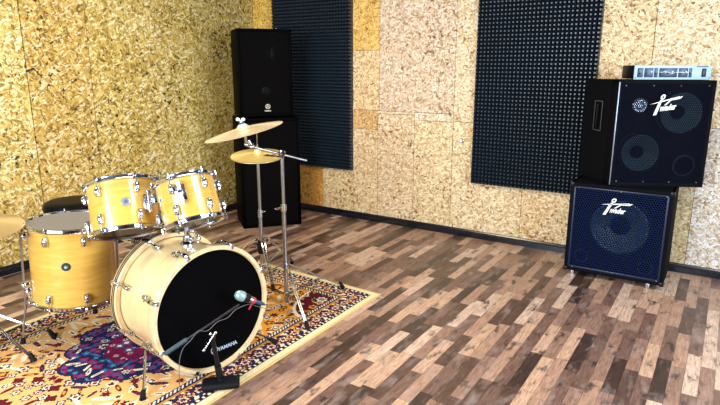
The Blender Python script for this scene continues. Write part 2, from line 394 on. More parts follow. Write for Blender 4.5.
# acoustic foam panels
def foam(label, x0, z0, nx, nz, p=.03):
    bm = BM(); y = YB; t = .018; h = .022
    V = {}; h = .030
    for i in range(nx + 1):
        for j in range(nz + 1): V[i, j] = bm.verts.new((x0 + i * p, y - t, z0 + j * p))
    for i in range(nx):
        for j in range(nz):
            cx, cz = x0 + (i + .5) * p, z0 + (j + .5) * p; s = .0050
            q = [bm.verts.new((cx + a * s, y - t - h, cz + b * s)) for a, b in ((-1, -1), (1, -1), (1, 1), (-1, 1))]
            c = [V[i, j], V[i + 1, j], V[i + 1, j + 1], V[i, j + 1]]
            for k in range(4): bm.faces.new((c[k], c[(k + 1) % 4], q[(k + 1) % 4], q[k]))
            bm.faces.new(q)
    box(bm, (x0 + nx * p / 2, y - t / 2, z0 + nz * p / 2), (nx * p, t, nz * p))
    o = finish('acoustic_foam_panel', bm, FOAM, smooth=0)
    return tag(o, label, 'acoustic foam', 'foam panels on the back wall')
foam('tall charcoal pyramid foam panel behind the stacked black loudspeakers in the corner', -2.88 - .90, .45, 30, 71)
foam('tall charcoal pyramid foam panel behind the amplifier cabinets on the right', -1.72, .462, 30, 71)

# wall hook
hk = empty('wall_hook', (-1.817, YB - .0, .80), 'small round white hook on the bare strand board between the foam panels', 'hook')
bm = BM(); lathe(bm, [(0, 0), (.018, 0), (.018, .003), (.014, .006), (0, .006)], 20, rot_to((0, -1, 0))); finish('back_plate', bm, STEEL, hk)
bm = BM(); tube(bm, (0, -.004, 0), (0, -.022, 0), .006); ball(bm, (0, -.026, 0), .014, 1, .7, 1); finish('knob', bm, WHITE, hk)

# ------------------------------------------------------------------ rug
def rug():
    x0, x1, y0, y1 = -3.17, -1.70, .30, 2.89
    cell = .005
    nx, ny = int((x1 - x0) / cell), int((y1 - y0) / cell)
    X, Y = np.meshgrid((np.arange(nx) + .5) * cell, (np.arange(ny) + .5) * cell, indexing='ij')
    Wd, Ln = nx * cell, ny * cell
    hx, hy = X - Wd / 2, Y - Ln / 2; ax, ay = abs(hx), abs(hy)
    d = np.minimum(Wd / 2 - ax, Ln / 2 - ay)
    rng = np.random.default_rng(11)
    NAVY, MAR, RED_, GOLD, CREAM, BLUE, MAG, TEAL_, TAN, BRN, PUR = [np.array(c) for c in ((.010, .016, .075), (.12, .006, .016), (.24, .008, .022), (.74, .34, .045), (.84, .76, .58), (.035, .10, .30), (.30, .012, .10), (.07, .30, .38), (.76, .48, .22), (.10, .035, .015), (.045, .016, .075))]
    img = np.zeros((nx, ny, 3)) + GOLD
    def put(mask, c): img[mask] = c
    # field, spandrels, medallion
    rm = (np.abs((hx - .03) / .33) ** 1.5 + np.abs((hy - .06) / .37) ** 1.5) ** (1 / 1.5); th = np.arctan2((hy - .06) / .37, (hx - .03) / .33)
    sc = 1 + .13 * np.abs(np.sin(th * 6))
    fld = d > .215
    put(fld & (hy < .25), TAN * .7 + GOLD * .3)  # near field painted tan for the light falling on it
    span = np.hypot((ax - Wd / 2 + .2) / .20, (ay - Ln / 2 + .2) / .34)
    # motif printer
    def flower(cx, cy, r, k, cols, mask, sx=1, sy=1, rot=0):
        i0, i1 = int(max(0, (cx - r * 1.5) / cell)), int(min(nx, (cx + r * 1.5) / cell + 1)); j0, j1 = int(max(0, (cy - r * 1.5) / cell)), int(min(ny, (cy + r * 1.5) / cell + 1))
        if i1 <= i0 or j1 <= j0: return
        u, v = X[i0:i1, j0:j1] - cx, Y[i0:i1, j0:j1] - cy
        u, v = u * math.cos(rot) + v * math.sin(rot), -u * math.sin(rot) + v * math.cos(rot)
        u, v = u / sx, v / sy
        rr = np.hypot(u, v); t = np.arctan2(v, u); R = r * (1 + .22 * np.cos(k * t))
        sub = img[i0:i1, j0:j1]; mk = mask[i0:i1, j0:j1]
        for f, c in cols: sub[(rr < R * f) & mk] = c
    def scatter(mask, pal, step, rr, seed, leaf=.5):
        g = np.random.default_rng(seed)
        for a in np.arange(step / 2, Wd / 2 + step, step):
            for b in np.arange(step / 2, Ln / 2 + step, step):
                ja, jb = g.uniform(-.3, .3, 2) * step; k = int(g.integers(4, 8)); r = rr * g.uniform(.65, 1.2)
                cs = pal[int(g.integers(len(pal)))]; isleaf = g.random() < leaf; ro = g.uniform(0, 3.14)
                for su in (-1, 1):
                    for sv in (-1, 1):
                        cx, cy = Wd / 2 + su * (a + ja), Ln / 2 + sv * (b + jb)
                        if isleaf: flower(cx, cy, r * 1.1, 2, [(1, cs[0][1]), (.45, cs[-1][1])], mask, 1.15, .5, ro * su * sv)
                        else: flower(cx, cy, r, k, cs, mask)
    scatter(fld & (span > 1), [[(1, CREAM), (.72, NAVY), (.4, CREAM)], [(1, MAR), (.5, GOLD)], [(1, NAVY), (.65, CREAM), (.35, RED_)], [(1, MAR), (.6, MAR)], [(1, CREAM), (.6, MAR)]], .056, .025, 3, .5)
    m = fld & (span < 1.0)
    put(m, MAR); put(fld & (np.abs(span - 1) < .035), CREAM)
    scatter(fld & (span < .95), [[(1, CREAM), (.6, NAVY), (.3, GOLD)], [(1, RED_), (.5, CREAM)], [(1, NAVY), (.55, TEAL_)], [(1, GOLD), (.5, MAR)]], .066, .026, 5, .35)
    put(rm < 1.02 * sc, NAVY)
    scatter(rm < .98 * sc, [[(1, CREAM), (.62, NAVY), (.3, CREAM)], [(1, CREAM), (.6, BLUE)], [(1, MAG), (.5, BLUE)], [(1, BLUE), (.6, MAG)], [(1, CREAM), (.6, PUR)], [(1, BLUE), (.5, TEAL_)]], .044, .021, 8, .25)
    put(rm < .49 * sc, MAG * .6)
    scatter(rm < .47 * sc, [[(1, MAG), (.55, CREAM), (.3, BLUE)], [(1, BLUE), (.5, CREAM)], [(1, NAVY), (.55, MAG)]], .052, .022, 9, .3)
    put(rm < .14, NAVY)
    # borders
    B = (d > .045) & (d <= .215)
    put(B, CREAM * .92)
    put(B & (d > .185), NAVY); s = (X + Y); put(B & (d > .190) & (d < .208) & ((s % .022) < .011), CREAM)
    along = np.where(Wd / 2 - ax < Ln / 2 - ay, Y, X)
    put(B & (d > .165) & (d < .185), GOLD * .8); put(B & (d > .182) & (d < .186), NAVY)
    mainb = (d > .070) & (d < .165)
    put(mainb, CREAM)
    g = np.random.default_rng(2)
    per = .094
    for side in range(4):
        L_ = Ln if side < 2 else Wd
        n = int(L_ / per)
        for q in range(n + 1):
            for off, r, k, cs in ((0, .034, 6, [(1.15, NAVY), (.92, MAR), (.62, CREAM), (.4, RED_), (.2, NAVY)]), (.5, .022, 4, [(1.2, GOLD), (.8, PUR), (.4, CREAM)])):
                a = (q + off) * per; w_ = .117 + (.016 if off else 0) * (-1) ** q
                cx, cy = ((w_, a), (Wd - w_, a), (a, w_), (a, Ln - w_))[side]
                flower(cx, cy, r, k, cs, mainb)
                for e in (-1, 1):
                    b_ = (q + off + .25) * per; ww = .117 + e * .034
                    cx, cy = ((ww, b_), (Wd - ww, b_), (b_, ww), (b_, Ln - ww))[side]
                    flower(cx, cy, .015, 2, [(1.2, [NAVY, MAR, PUR, BRN][(q + (e > 0)) % 4])], mainb, 1.2, .6, .7 * e)
    put((d > .045) & (d < .070), PUR * .6); put((d > .050) & (d < .065) & (((along) % .032) < .013), CREAM)
    put((d > .045) & (d < .049), BRN * .5)
    put(d <= .045, np.array((.80, .70, .42))); put(d <= .010, np.array((.72, .48, .18)))
    # woven unevenness
    img *= (1 + rng.normal(0, .07, (nx, ny)))[..., None]; img = img.clip(0, 1)
    me = bpy.data.meshes.new('patterned_rug')
    gx = x0 + np.arange(nx + 1) * cell; gy = y0 + np.arange(ny + 1) * cell
    GX, GY = np.meshgrid(gx, gy, indexing='ij')
    fade = (GX - x1) / (x0 - x1)
    far = ((GY - y0) / (y1 - y0)) ** 2
    P = np.stack([GX, GY + far * fade * .075, np.full_like(GX, .008)], -1).reshape(-1, 3)
    # closed mat: top grid + skirt down to the floor
    I, J = np.meshgrid(np.arange(nx), np.arange(ny), indexing='ij'); idx = lambda i, j: i * (ny + 1) + j
    F = np.stack([idx(I, J), idx(I + 1, J), idx(I + 1, J + 1), idx(I, J + 1)], -1).reshape(-1, 4)
    rim = [idx(i, 0) for i in range(nx + 1)] + [idx(nx, j) for j in range(1, ny + 1)] + [idx(i, ny) for i in range(nx - 1, -1, -1)] + [idx(0, j) for j in range(ny - 1, 0, -1)]
    n0 = len(P); low = P[rim].copy(); low[:, 2] = .001; P = np.vstack([P, low]); nr = len(rim)
    S = np.array([[rim[(k + 1) % nr], rim[k], n0 + k, n0 + (k + 1) % nr] for k in range(nr)])
    F = np.vstack([F, S])
    me.vertices.add(len(P)); me.vertices.foreach_set('co', P.ravel())
    me.loops.add(F.size); me.loops.foreach_set('vertex_index', F.ravel().astype(np.int32))
    me.polygons.add(len(F)); me.polygons.foreach_set('loop_start', np.arange(0, F.size, 4, dtype=np.int32))
    me.update(calc_edges=True); me.validate()
    cols = np.vstack([img.reshape(-1, 3), np.tile([.7, .48, .2], (nr, 1))])
    ca = me.color_attributes.new('yarn', 'FLOAT_COLOR', 'CORNER')
    c4 = np.ones((len(F), 4, 4)); c4[:, :, :3] = cols[:, None, :]; ca.data.foreach_set('color', c4.ravel())
    m = mat('knotted_wool', rough=.9, spec=.15); g_ = NG(m)
    at = g_.new('ShaderNodeAttribute', attribute_name='yarn'); g_.link(at.outputs['Color'], g_.b.inputs['Base Color'])
    g_.bump(g_.noise(g_.coords(), 300, 2).outputs[0], .5, .002)
    me.materials.append(m)
    o = bpy.data.objects.new('patterned_rug', me); COL.objects.link(o)
    tag(o, 'oriental patterned rug with cream and yellow border lying under the drum kit', 'rug')
rug()

# ------------------------------------------------------------------ drum pieces
def hoop_metal(bm, R, z, up=1):
    # triple flanged steel hoop
    a = [(R - .010, -.010), (R + .004, -.010), (R + .010, -.006), (R + .004, -.002), (R + .002, .008), (R + .006, .012), (R + .002, .014), (R - .003, .012), (R - .006, .004)]
    ringprof(bm, [(r, z + up * h) for r, h in a], 64)
def lug_part(root, R, phi, z, zr, L=.042, hoopr=None, name='lug'):
    """casing on the shell at height z, tension rod to hoop height zr, seen round the shell at angle phi"""
    bm = BM(); c, s = math.cos(phi), math.sin(phi); M = Matrix(((c, -s, 0), (s, c, 0), (0, 0, 1)))
    box(bm, M @ Vector((R + .009, 0, z)), (.024, .023, L + .006), .007, M)
    ball(bm, M @ Vector((R + .021, 0, z)), .012, .7, .95, 1.6, M, 12)
    tube(bm, M @ Vector((R + .014, 0, z)), M @ Vector((R + .014, 0, zr)), .0028, seg=8)
    lathe(bm, [(0, -.004), (.007, -.004), (.007, .006), (.004, .008), (.004, .016), (0, .016)] if zr > z else [(0, .004), (.007, .004), (.007, -.006), (.004, -.008), (.004, -.016), (0, -.016)], 10, loc=M @ Vector((R + .014, 0, zr)))
    return finish(name, bm, CHROME, root)
def badge(root, R, phi, z, r, m):
    c, s = math.cos(phi), math.sin(phi); bm = BM()
    M = Matrix(((-s, 0, c), (c, 0, s), (0, 1, 0)))
    lathe(bm, [(0, .003), (r * .7, .003), (r * .75, .0045), (r * .95, .004), (r, 0), (r, -.004)], 28, M, (c * R, s * R, z))
    b = finish('badge', bm, m, root)
    bm = BM(); q = r * .5
    for a in (-.55, 0, .55): box(bm, (q * a, 0, .0048), (q * .16, q * 1.5 - abs(a) * q, .0012), 0)
    box(bm, (0, -q * .4, .0048), (q * 1.3, q * .16, .0012))
    finish('emblem', bm, WHITE if m is BADGE else BADGE, b, loc=(c * R, s * R, z), rot=M)
    return b
def shell_part(root, R, L, m, nm='shell'):
    bm = BM(); ringprof(bm, [(R, 0), (R, L), (R - .007, L), (R - .007, 0)], 96); return finish(nm, bm, m, root)
def skin(root, R, z, m, nm='drumhead', dome=.0):
    bm = BM(); lathe(bm, [(0, z + dome), (R * .5, z + dome), (R - .012, z), (R, z - .0), (R, z - .004), (0, z - .004)], 64); return finish(nm, bm, m, root)
def tomlike(name, label, base, axis, R, L, nl, ph0, bph, bm_, shellm, top=HEAD_CLR):
    Rm = rot_to(axis)
    root = empty(name, base, label, 'drum', rot=Rm)
    shell_part(root, R, L, shellm)
    skin(root, R + .002, L + .004, top, 'batter_head'); skin(root, R + .002, 0, HEAD_UND, 'resonant_head')
    bm = BM(); hoop_metal(bm, R + .004, L, 1); finish('top_hoop', bm, CHROME, root)
    bm = BM(); hoop_metal(bm, R + .004, 0, -1); finish('bottom_hoop', bm, CHROME, root)
    for k in range(nl):
        p = ph0 + 2 * PI * k / nl
        lug_part(root, R, p, L - .045, L + .006); lug_part(root, R, p, .045, -.006)
    badge(root, R, bph, L * .57, .021, bm_)
    return root, Rm
def local_phi(Rm, base, target):   # angle round the drum that faces a world point
    v = Rm.transposed() @ (Vector(target) - Vector(base)); return math.atan2(v.y, v.x)
CAMP = (0, 0, H)

# bass drum
az, el = math.radians(-10.2), math.radians(.8)
KN = Vector((math.cos(az) * math.cos(el), math.sin(az) * math.cos(el), math.sin(el)))
KC = Vector((-1.864, 1.681, .316))
KR = rot_to(KN)                       # local x: sideways, local y: up, local z: out of the front
KL = .405
kb = KC - KN * KL
kick = empty('bass_drum', kb, 'large maple bass drum lying on its side with a black front head', 'drum', rot=KR)
bm = BM(); ringprof(bm, [(.272, .03), (.272, KL - .03), (.264, KL - .03), (.264, .03)], 128); finish('shell', bm, MAPLE_LIT, kick)
bm = BM(); ringprof(bm, [(.276, KL - .052), (.297, KL - .052), (.299, KL - .048), (.299, KL - .004), (.296, KL), (.280, KL), (.276, KL - .010)], 128); finish('front_hoop', bm, MAPLE_HOOP, kick)
bm = BM(); ringprof(bm, [(.276, 0), (.297, 0), (.299, .004), (.299, .046), (.296, .05), (.276, .05)], 128); rh = finish('rear_hoop', bm, MAPLE_HOOP, kick)
bm = BM(); ringprof(bm, [(.2975, .015), (.3003, .015), (.3003, .022), (.2975, .022)], 128); ringprof(bm, [(.2975, .030), (.3003, .030), (.3003, .037), (.2975, .037)], 128); finish('inlay_stripe', bm, BLACK, rh)
bm = BM(); lathe(bm, [(0, KL - .022), (.268, KL - .022), (.277, KL - .012), (.281, KL - .010), (.281, KL - .030), (0, KL - .030)], 96); fh = finish('front_head', bm, HEAD_BLK, kick)
bm = BM(); lathe(bm, [(0, .020), (.281, .016), (.281, .024), (0, .026)], 96); finish('rear_head', bm, HEAD_CLR, kick)
# printing on the front head
TXT = Matrix(((1, 0, 0), (0, 1, 0), (0, 0, 1)))
lp = KR.transposed() @ (Vector((-1.856, 1.671, .118)) - kb)
text('YAMAHA', .025, mat('grey_print', (.42, .55, .68), .4), fh, loc=(lp.x + .022, lp.y - .020, KL - .0215), bold=.0006, sx=1.05)
bm = BM(); ringprof(bm, [(.016, 0), (.0185, 0), (.0185, .0006), (.016, .0006)], 28)
for k in range(3):
    a = PI / 2 + k * 2 * PI / 3; box(bm, (math.cos(a) * .008, math.sin(a) * .008, .0003), (.016, .0022, .0006), M=Matrix.Rotation(a, 3, 'Z'))
finish('emblem', bm, mat('grey_emblem', (.45, .5, .55), .4), fh, loc=(lp.x + .004, lp.y - .008, KL - .0215), smooth=0)
KPH = [math.radians(a) for a in (22.5 + 45 * k for k in range(8))]
for p in KPH:
    c, s = math.cos(p), math.sin(p); M = Matrix(((c, -s, 0), (s, c, 0), (0, 0, 1)))
    for (zc, zh, sg) in ((KL - .115, KL - .03, 1), (.115, .03, -1)):
        bm = BM(); box(bm, M @ Vector((.272 + .010, 0, zc)), (.024, .022, .048), .007, M); ball(bm, M @ Vector((.272 + .021, 0, zc)), .011, .7, .9, 1.6, M, 12)
        tube(bm, M @ Vector((.290, 0, zc)), M @ Vector((.304, 0, zh - sg * .03)), .004, seg=8)
        finish('lug', bm, CHROME, kick)
        bm = BM()
        box(bm, M @ Vector((.3055, 0, zh - sg * .004)), (.008, .022, .050), .003, M)
        box(bm, M @ Vector((.296, 0, zh + sg * .0285)), (.024, .020, .005), .002, M)
        tube(bm, M @ Vector((.3075, 0, zh - sg * .010)), M @ Vector((.3075, 0, zh - sg * .046)), .0065, seg=10)
        box(bm, M @ Vector((.3085, 0, zh - sg * .050)), (.006, .026, .007), .002, M)
        finish('claw_hook', bm, CHROME, kick)
def spur(side, foot):
    fl_ = KR.transposed() @ (Vector(foot) - kb)
    a = math.radians(-90 + side * 48); p = Vector((math.cos(a) * .272, math.sin(a) * .272, KL - (.15 if side > 0 else .25)))
    bm = BM(); box(bm, p * 1.0 + Vector((math.cos(a) * .012, math.sin(a) * .012, 0)), (.05, .03, .05), .008, Matrix.Rotation(a + PI / 2, 3, 'Z'))
    q = p + Vector((math.cos(a) * .03, math.sin(a) * .03, 0))
    tube(bm, q, fl_ + (q - fl_).normalized() * .02, .006, seg=10)
    sp = finish('spur', bm, CHROME, kick)
    bm = BM(); d = (fl_ - q).normalized(); tube(bm, fl_ - d * .045, fl_, .010, .014, 12); finish('rubber_foot', bm, RUBBER, sp)
spur(1, (-1.815, 2.036, .016)); spur(-1, (-1.955, 1.333, .016))

# floor tom
FB, FT = Vector((-2.765, 1.565, .232)), Vector((-2.755, 1.582, .622))
FL_ = (FT - FB).length
ft, FRm = tomlike('floor_tom', 'deep maple floor tom standing on three chrome legs at the left', FB, FT - FB, .207, FL_, 8, 0, 0, BADGE, MAPLE)
bpy.data.objects.remove  # keep name
ft_phi = local_phi(FRm, FB, CAMP)
def redo_lugs(root, phi_cam, R, L, n, off, bz, br=.021, m=BADGE, boff=0):
    for ch in list(root.children):
        if ch.name.split('.')[0] in ('lug', 'badge'):
            for g_ in list(ch.children): bpy.data.objects.remove(g_)
            bpy.data.objects.remove(ch)
    for k in range(n):
        p = phi_cam + off + 2 * PI * k / n
        lug_part(root, R, p, L - .05, L + .006); lug_part(root, R, p, .05, -.006)
    badge(root, R, phi_cam + boff, bz, br, m)
redo_lugs(ft, ft_phi, .207, FL_, 8, math.radians(10), FL_ * .56, .021, BADGE, math.radians(-12))
for wa in (23, 245, 130):
    p = local_phi(FRm, FB, (FB.x + math.cos(math.radians(wa)), FB.y + math.sin(math.radians(wa)), .4)); c, s = math.cos(p), math.sin(p); M = Matrix(((c, -s, 0), (s, c, 0), (0, 0, 1)))
    bm = BM(); box(bm, M @ Vector((.207 + .014, 0, .085)), (.030, .036, .040), .008, M); ball(bm, M @ Vector((.207 + .028, 0, .085)), .020, .9, 1, 1, M)
    tube(bm, M @ Vector((.235, -.02, .085)), M @ Vector((.235, -.045, .085)), .006); box(bm, M @ Vector((.235, -.05, .085)), (.008, .012, .030), .003, M)
    finish('leg_bracket', bm, CHROME, ft)
    bm = BM()
    path(bm, [M @ Vector((.237, 0, .36)), M @ Vector((.237, 0, .02)), M @ Vector((.239, 0, -.04)), M @ Vector((.250, 0, -.10)), M @ Vector((.262, 0, -.215))], .0055)
    lg = finish('leg', bm, STEEL, ft)
    bm = BM(); tube(bm, M @ Vector((.2585, 0, -.190)), M @ Vector((.263, 0, -.222)), .010, .014); finish('rubber_foot', bm, RUBBER, lg)

# rack toms
AX1 = Vector((-.345, .205, .916)).normalized(); C1 = Vector((-2.359, 1.612, .742)); L1 = .225
t1, R1 = tomlike('rack_tom', 'larger maple rack tom tilted back above the left side of the bass drum', C1 - AX1 * L1 / 2, AX1, .155, L1, 6, 0, 0, BADGE_L, MAPLE)
redo_lugs(t1, local_phi(R1, C1, CAMP), .155, L1, 6, math.radians(22), L1 * .50, .021, BADGE_L, math.radians(3))
AX2 = Vector((-.41, .125, .903)).normalized(); C2 = Vector((-2.035, 1.725, .792)); L2 = .195
t2, R2 = tomlike('rack_tom', 'smaller maple rack tom on the right of the bass drum mount', C2 - AX2 * L2 / 2, AX2, .130, L2, 6, 0, 0, BADGE_L, MAPLE)
redo_lugs(t2, local_phi(R2, C2, CAMP), .130, L2, 6, math.radians(35), L2 * .62, .012, BADGE_L, math.radians(-62))

# tom mount on the bass drum
MB_ = Vector((-2.065, 1.722, .583))
mt = empty('tom_mount', MB_, 'chrome double tom holder rising from the top of the bass drum', 'drum mount')
bm = BM(); lathe(bm, [(0, 0), (.034, 0), (.034, .010), (.026, .018), (.020, .020), (.020, .040), (0, .040)], 24); box(bm, (.024, 0, .028), (.024, .020, .022), .005); finish('base_socket', bm, CHROME, mt)
bm = BM(); tube(bm, (0, 0, .02), (0, 0, .150), .0125, seg=20); tube(bm, (0, 0, .128), (0, 0, .150), .019, seg=20); finish('post', bm, CHROME, mt)
a1 = R1 @ Vector((1, 0, 0))
def arm(Pt, C_, ax, R, L, side):
    # from the post head out to a bracket on the tom shell
    top = Vector((0, 0, .142)); shell = Pt - MB_
    mid = Vector((top.x * .4 + shell.x * .6, top.y * .4 + shell.y * .6, max(shell.z, .16)))
    bm = BM(); path(bm, [top, mid, shell], .0095, 12); ball(bm, mid, .020); 
    finish('arm', bm, CHROME, mt)
    out = (Pt - C_); out = (out - ax * out.dot(ax)).normalized()
    bm = BM(); Mx = rot_to(out, ax)
    box(bm, shell, (.046, .075, .016), .005, Mx); tube(bm, shell + out * .014 - ax * .050, shell + out * .014 + ax * .055, .011, seg=16)
    tube(bm, shell + out * .012, shell + out * .045, .007); box(bm, shell + out * .048, (.034, .010, .008), .003, Mx)
    finish('bracket', bm, CHROME, mt)
def shell_pt(C_, ax, R, target, h=0):
    v = Vector(target) - C_; v = (v - ax * v.dot(ax)).normalized(); return C_ + v * (R + .009) + ax * h
arm(shell_pt(C1, AX1, .155, (-2.02, 1.62, .75), -.01), C1, AX1, .155, L1, -1)
arm(shell_pt(C2, AX2, .130, (-1.75, 1.30, 1.1), .02), C2, AX2, .130, L2, 1)
bm = BM(); box(bm, (.0, -.0, .150), (.05, .05, .022), .006); tube(bm, (.02, -.02, .15), (.06, -.05, .16), .008); box(bm, (.063, -.052, .161), (.012, .03, .012), .004); finish('clamp', bm, CHROME, mt)

# snare drum on its stand, mostly hidden behind the toms
sn = empty('snare_drum', (-2.745, 2.045, .455), 'dark snare drum half hidden between the floor tom and bass drum', 'drum')
bm = BM(); ringprof(bm, [(.172, 0), (.172, .13), (.166, .13), (.166, 0)], 64); finish('shell', bm, mat('dark_snare_shell', (.05, .018, .010), .25, coat=.6), sn)
skin(sn, .174, .134, HEAD_CLR, 'batter_head'); skin(sn, .174, 0, HEAD_UND, 'resonant_head')
for z, u, n_ in ((.13, 1, 'top_hoop'), (0, -1, 'bottom_hoop')):
    bm = BM(); hoop_metal(bm, .176, z, u); finish(n_, bm, CHROME, sn)
for k in range(8): lug_part(sn, .172, k * PI / 4 + .3, .065, .134, .05)
def tripod(root, zt, zb, r, angs, mat_=STEEL, brace=None, width=.008, foot=.012):
    """three double-strut legs from a collar at zt down to rubber feet at radius r"""
    for a in angs:
        d = Vector((math.cos(a), math.sin(a), 0)); n = Vector((-d.y, d.x, 0)) * width
        bm = BM()
        for s in (-1, 1): tube(bm, Vector((0, 0, zt)) + d * .022 + n * s, d * (r - .01) + Vector((0, 0, .03)) + n * s * .5, .0038, seg=8)
        tube(bm, d * (r * .62) + Vector((0, 0, zt * .38 + .012)) - n, d * (r * .62) + Vector((0, 0, zt * .38 + .012)) + n, .004, seg=8)
        lg = finish('leg', bm, mat_, root)
        bm = BM()
        for s in (-1, 1): tube(bm, Vector((0, 0, zb)) + d * .012 + n * s, d * (r * .58) + Vector((0, 0, zt * .42 + .008)) + n * s, .0030, seg=8)
        finish('brace', bm, BLACK, root)
        bm = BM(); tube(bm, d * (r - .022) + Vector((0, 0, .052)), d * r + Vector((0, 0, .010)), foot * .8, foot * 1.25); finish('rubber_foot', bm, RUBBER, lg)
ss = empty('snare_stand', (-2.745, 2.045, .008), 'folding chrome stand carrying the dark snare drum', 'stand')
bm = BM(); tube(bm, (0, 0, .04), (0, 0, .395), .011); tube(bm, (0, 0, .24), (0, 0, .28), .018); finish('pole', bm, STEEL, ss)
tripod(ss, .26, .07, .24, [0.4, 2.5, 4.6])
bm = BM()
for k in range(3):
    a = .9 + k * 2 * PI / 3; d = Vector((math.cos(a), math.sin(a), 0)); path(bm, [(0, 0, .385), d * .10 + Vector((0, 0, .40)), d * .190 + Vector((0, 0, .43)), d * .194 + Vector((0, 0, .47))], .006)
finish('basket', bm, CHROME, ss)

# drum throne behind the floor tom
th = empty('drum_throne', (-3.405, 1.975, 0), 'round black padded drum stool behind the floor tom', 'stool')
bm = BM(); lathe(bm, [(0, .495), (.150, .495), (.168, .502), (.175, .520), (.175, .548), (.166, .566), (.150, .574), (.10, .577), (0, .575)], 48); st = finish('seat', bm, VINYL, th)
bm = BM(); ringprof(bm, [(.174, .530), (.1785, .532), (.1785, .537), (.174, .539)], 48); finish('piping', bm, VINYL, st)
bm = BM(); tube(bm, (0, 0, .10), (0, 0, .50), .014, seg=16); tube(bm, (0, 0, .25), (0, 0, .31), .021, seg=16); finish('pole', bm, STEEL, th)
tripod(th, .28, .10, .27, [PI / 2, PI / 2 + 2.094, PI / 2 + 4.189])

# ------------------------------------------------------------------ cymbals and stands
def cymbal(name, label, c, nrm, R, m, mark=None):
    Rm = rot_to(nrm)
    root = empty(name, c, label, 'cymbal', rot=Rm)
    bm = BM(); h = R * .11
    up = [(.006, .0), (.010, .0)] 
    prof = [(.006, h + .020), (.020, h + .018), (R * .14, h + .008), (R * .18, h - .001)]
    for k in range(1, 11):
        t = k / 10; r = R * (.18 + .82 * t); prof.append((r, (h - .001) * (1 - t ** 1.25)))
    low = [(r - (.0004 if i == len(prof) - 1 else 0), z - .0016) for i, (r, z) in enumerate(prof)]
    lathe(bm, prof + low[::-1] + [prof[0]], 96); bmesh.ops.remove_doubles(bm, verts=bm.verts, dist=1e-6)
    b = finish('disc', bm, m, root, smooth=60)
    return root, Rm, h, b
# crash on the boom stand
BS = Vector((-2.10, 2.457, .008))
PV = Vector((-2.10, 2.457, .917))
AE = Vector((-2.178, 2.302, .966))                     # front end of the boom
CE = PV + (PV - AE) * .88 - Vector((0, 0, .012))
CN = Vector((-.20, .02, 1)).normalized()
CN = Vector((-.03, -.02, 1)).normalized()
CC = Vector((-2.200, 2.268, 1.050))
# axis tilted so that the right rim rises
rt = Vector((math.cos(yaw), math.sin(yaw), 0)); fwd = Vector((-math.sin(yaw), math.cos(yaw), 0))
CN = (Vector((0, 0, 1)) - rt * .235 - fwd * .05).normalized()
stnd = empty('boom_cymbal_stand', BS, 'chrome boom stand carrying the tilted upper crash cymbal', 'stand')
bm = BM(); tube(bm, (0, 0, .03), (0, 0, .60), .0125, seg=16); lathe(bm, [(0, -.02), (.010, -.02), (.013, 0), (0, 0)], 12, loc=(0, 0, .03)); finish('lower_tube', bm, STEEL, stnd)
bm = BM(); tube(bm, (0, 0, .58), (0, 0, .895), .0095, seg=16); finish('upper_tube', bm, STEEL, stnd)
bm = BM(); tube(bm, (0, 0, .575), (0, 0, .615), .017, seg=16); tube(bm, (.0, 0, .595), tuple(-rt * .032 + Vector((0, 0, .590))), .004); box(bm, -rt * .038 + Vector((0, 0, .585)), (.026, .007, .009), .003, Matrix.Rotation(yaw, 3, 'Z')); finish('height_clamp', bm, CHROME, stnd)
bm = BM(); tube(bm, (0, 0, .225), (0, 0, .262), .019, seg=16); finish('upper_collar', bm, CHROME, stnd)
bm = BM(); tube(bm, (0, 0, .05), (0, 0, .075), .017, seg=16); finish('lower_collar', bm, CHROME, stnd)
tripod(stnd, .245, .06, .40, [math.radians(a) for a in (-34, 67, 190)])
bm = BM(); o_ = PV - BS; tube(bm, o_ - fwd * .014, o_ + fwd * .014, .019, seg=18); tube(bm, o_ - fwd * .02, o_ - fwd * .032, .008); box(bm, o_ - fwd * .034 + Vector((0, 0, .008)), (.010, .010, .032), .003); tube(bm, o_ - Vector((0, 0, .03)), o_, .011); finish('boom_tilter', bm, CHROME, stnd)
bm = BM(); tube(bm, AE - BS, CE - BS, .0065, seg=12); finish('boom_arm', bm, STEEL, stnd)
bm = BM(); e = AE - BS; top = CC - BS
ball(bm, e, .016); tube(bm, e, e * .45 + (top - CN * .02) * .55 - Vector((0, 0, 0)), .009); tube(bm, e, e - rt * .03 + Vector((0, 0, .012)), .010); ball(bm, e - rt * .03 + Vector((0, 0, .012)), .012)
tube(bm, e - rt * .03 + Vector((0, 0, .012)), top - CN * .02, .0075); tube(bm, top - CN * .03, top + CN * .062, .004)
tl = finish('cymbal_holder', bm, CHROME, stnd)
bm = BM(); tube(bm, top + CN * .042, top + CN * .052, .015); finish('felt_washer', bm, mat('blue_felt', (.02, .08, .25), .8), tl)
bm = BM(); tube(bm, top + CN * .052, top + CN * .064, .007)
for s in (-1, 1): ball(bm, top + CN * .068 + rt * s * .014, .010, 1.1, .5, .9, Matrix.Rotation(yaw, 3, 'Z'))
finish('wing_nut', bm, WHITE, tl)
cymbal('crash_cymbal', 'tilted bronze crash cymbal, the upper one on the boom stand', CC, CN, .215, BRONZE)

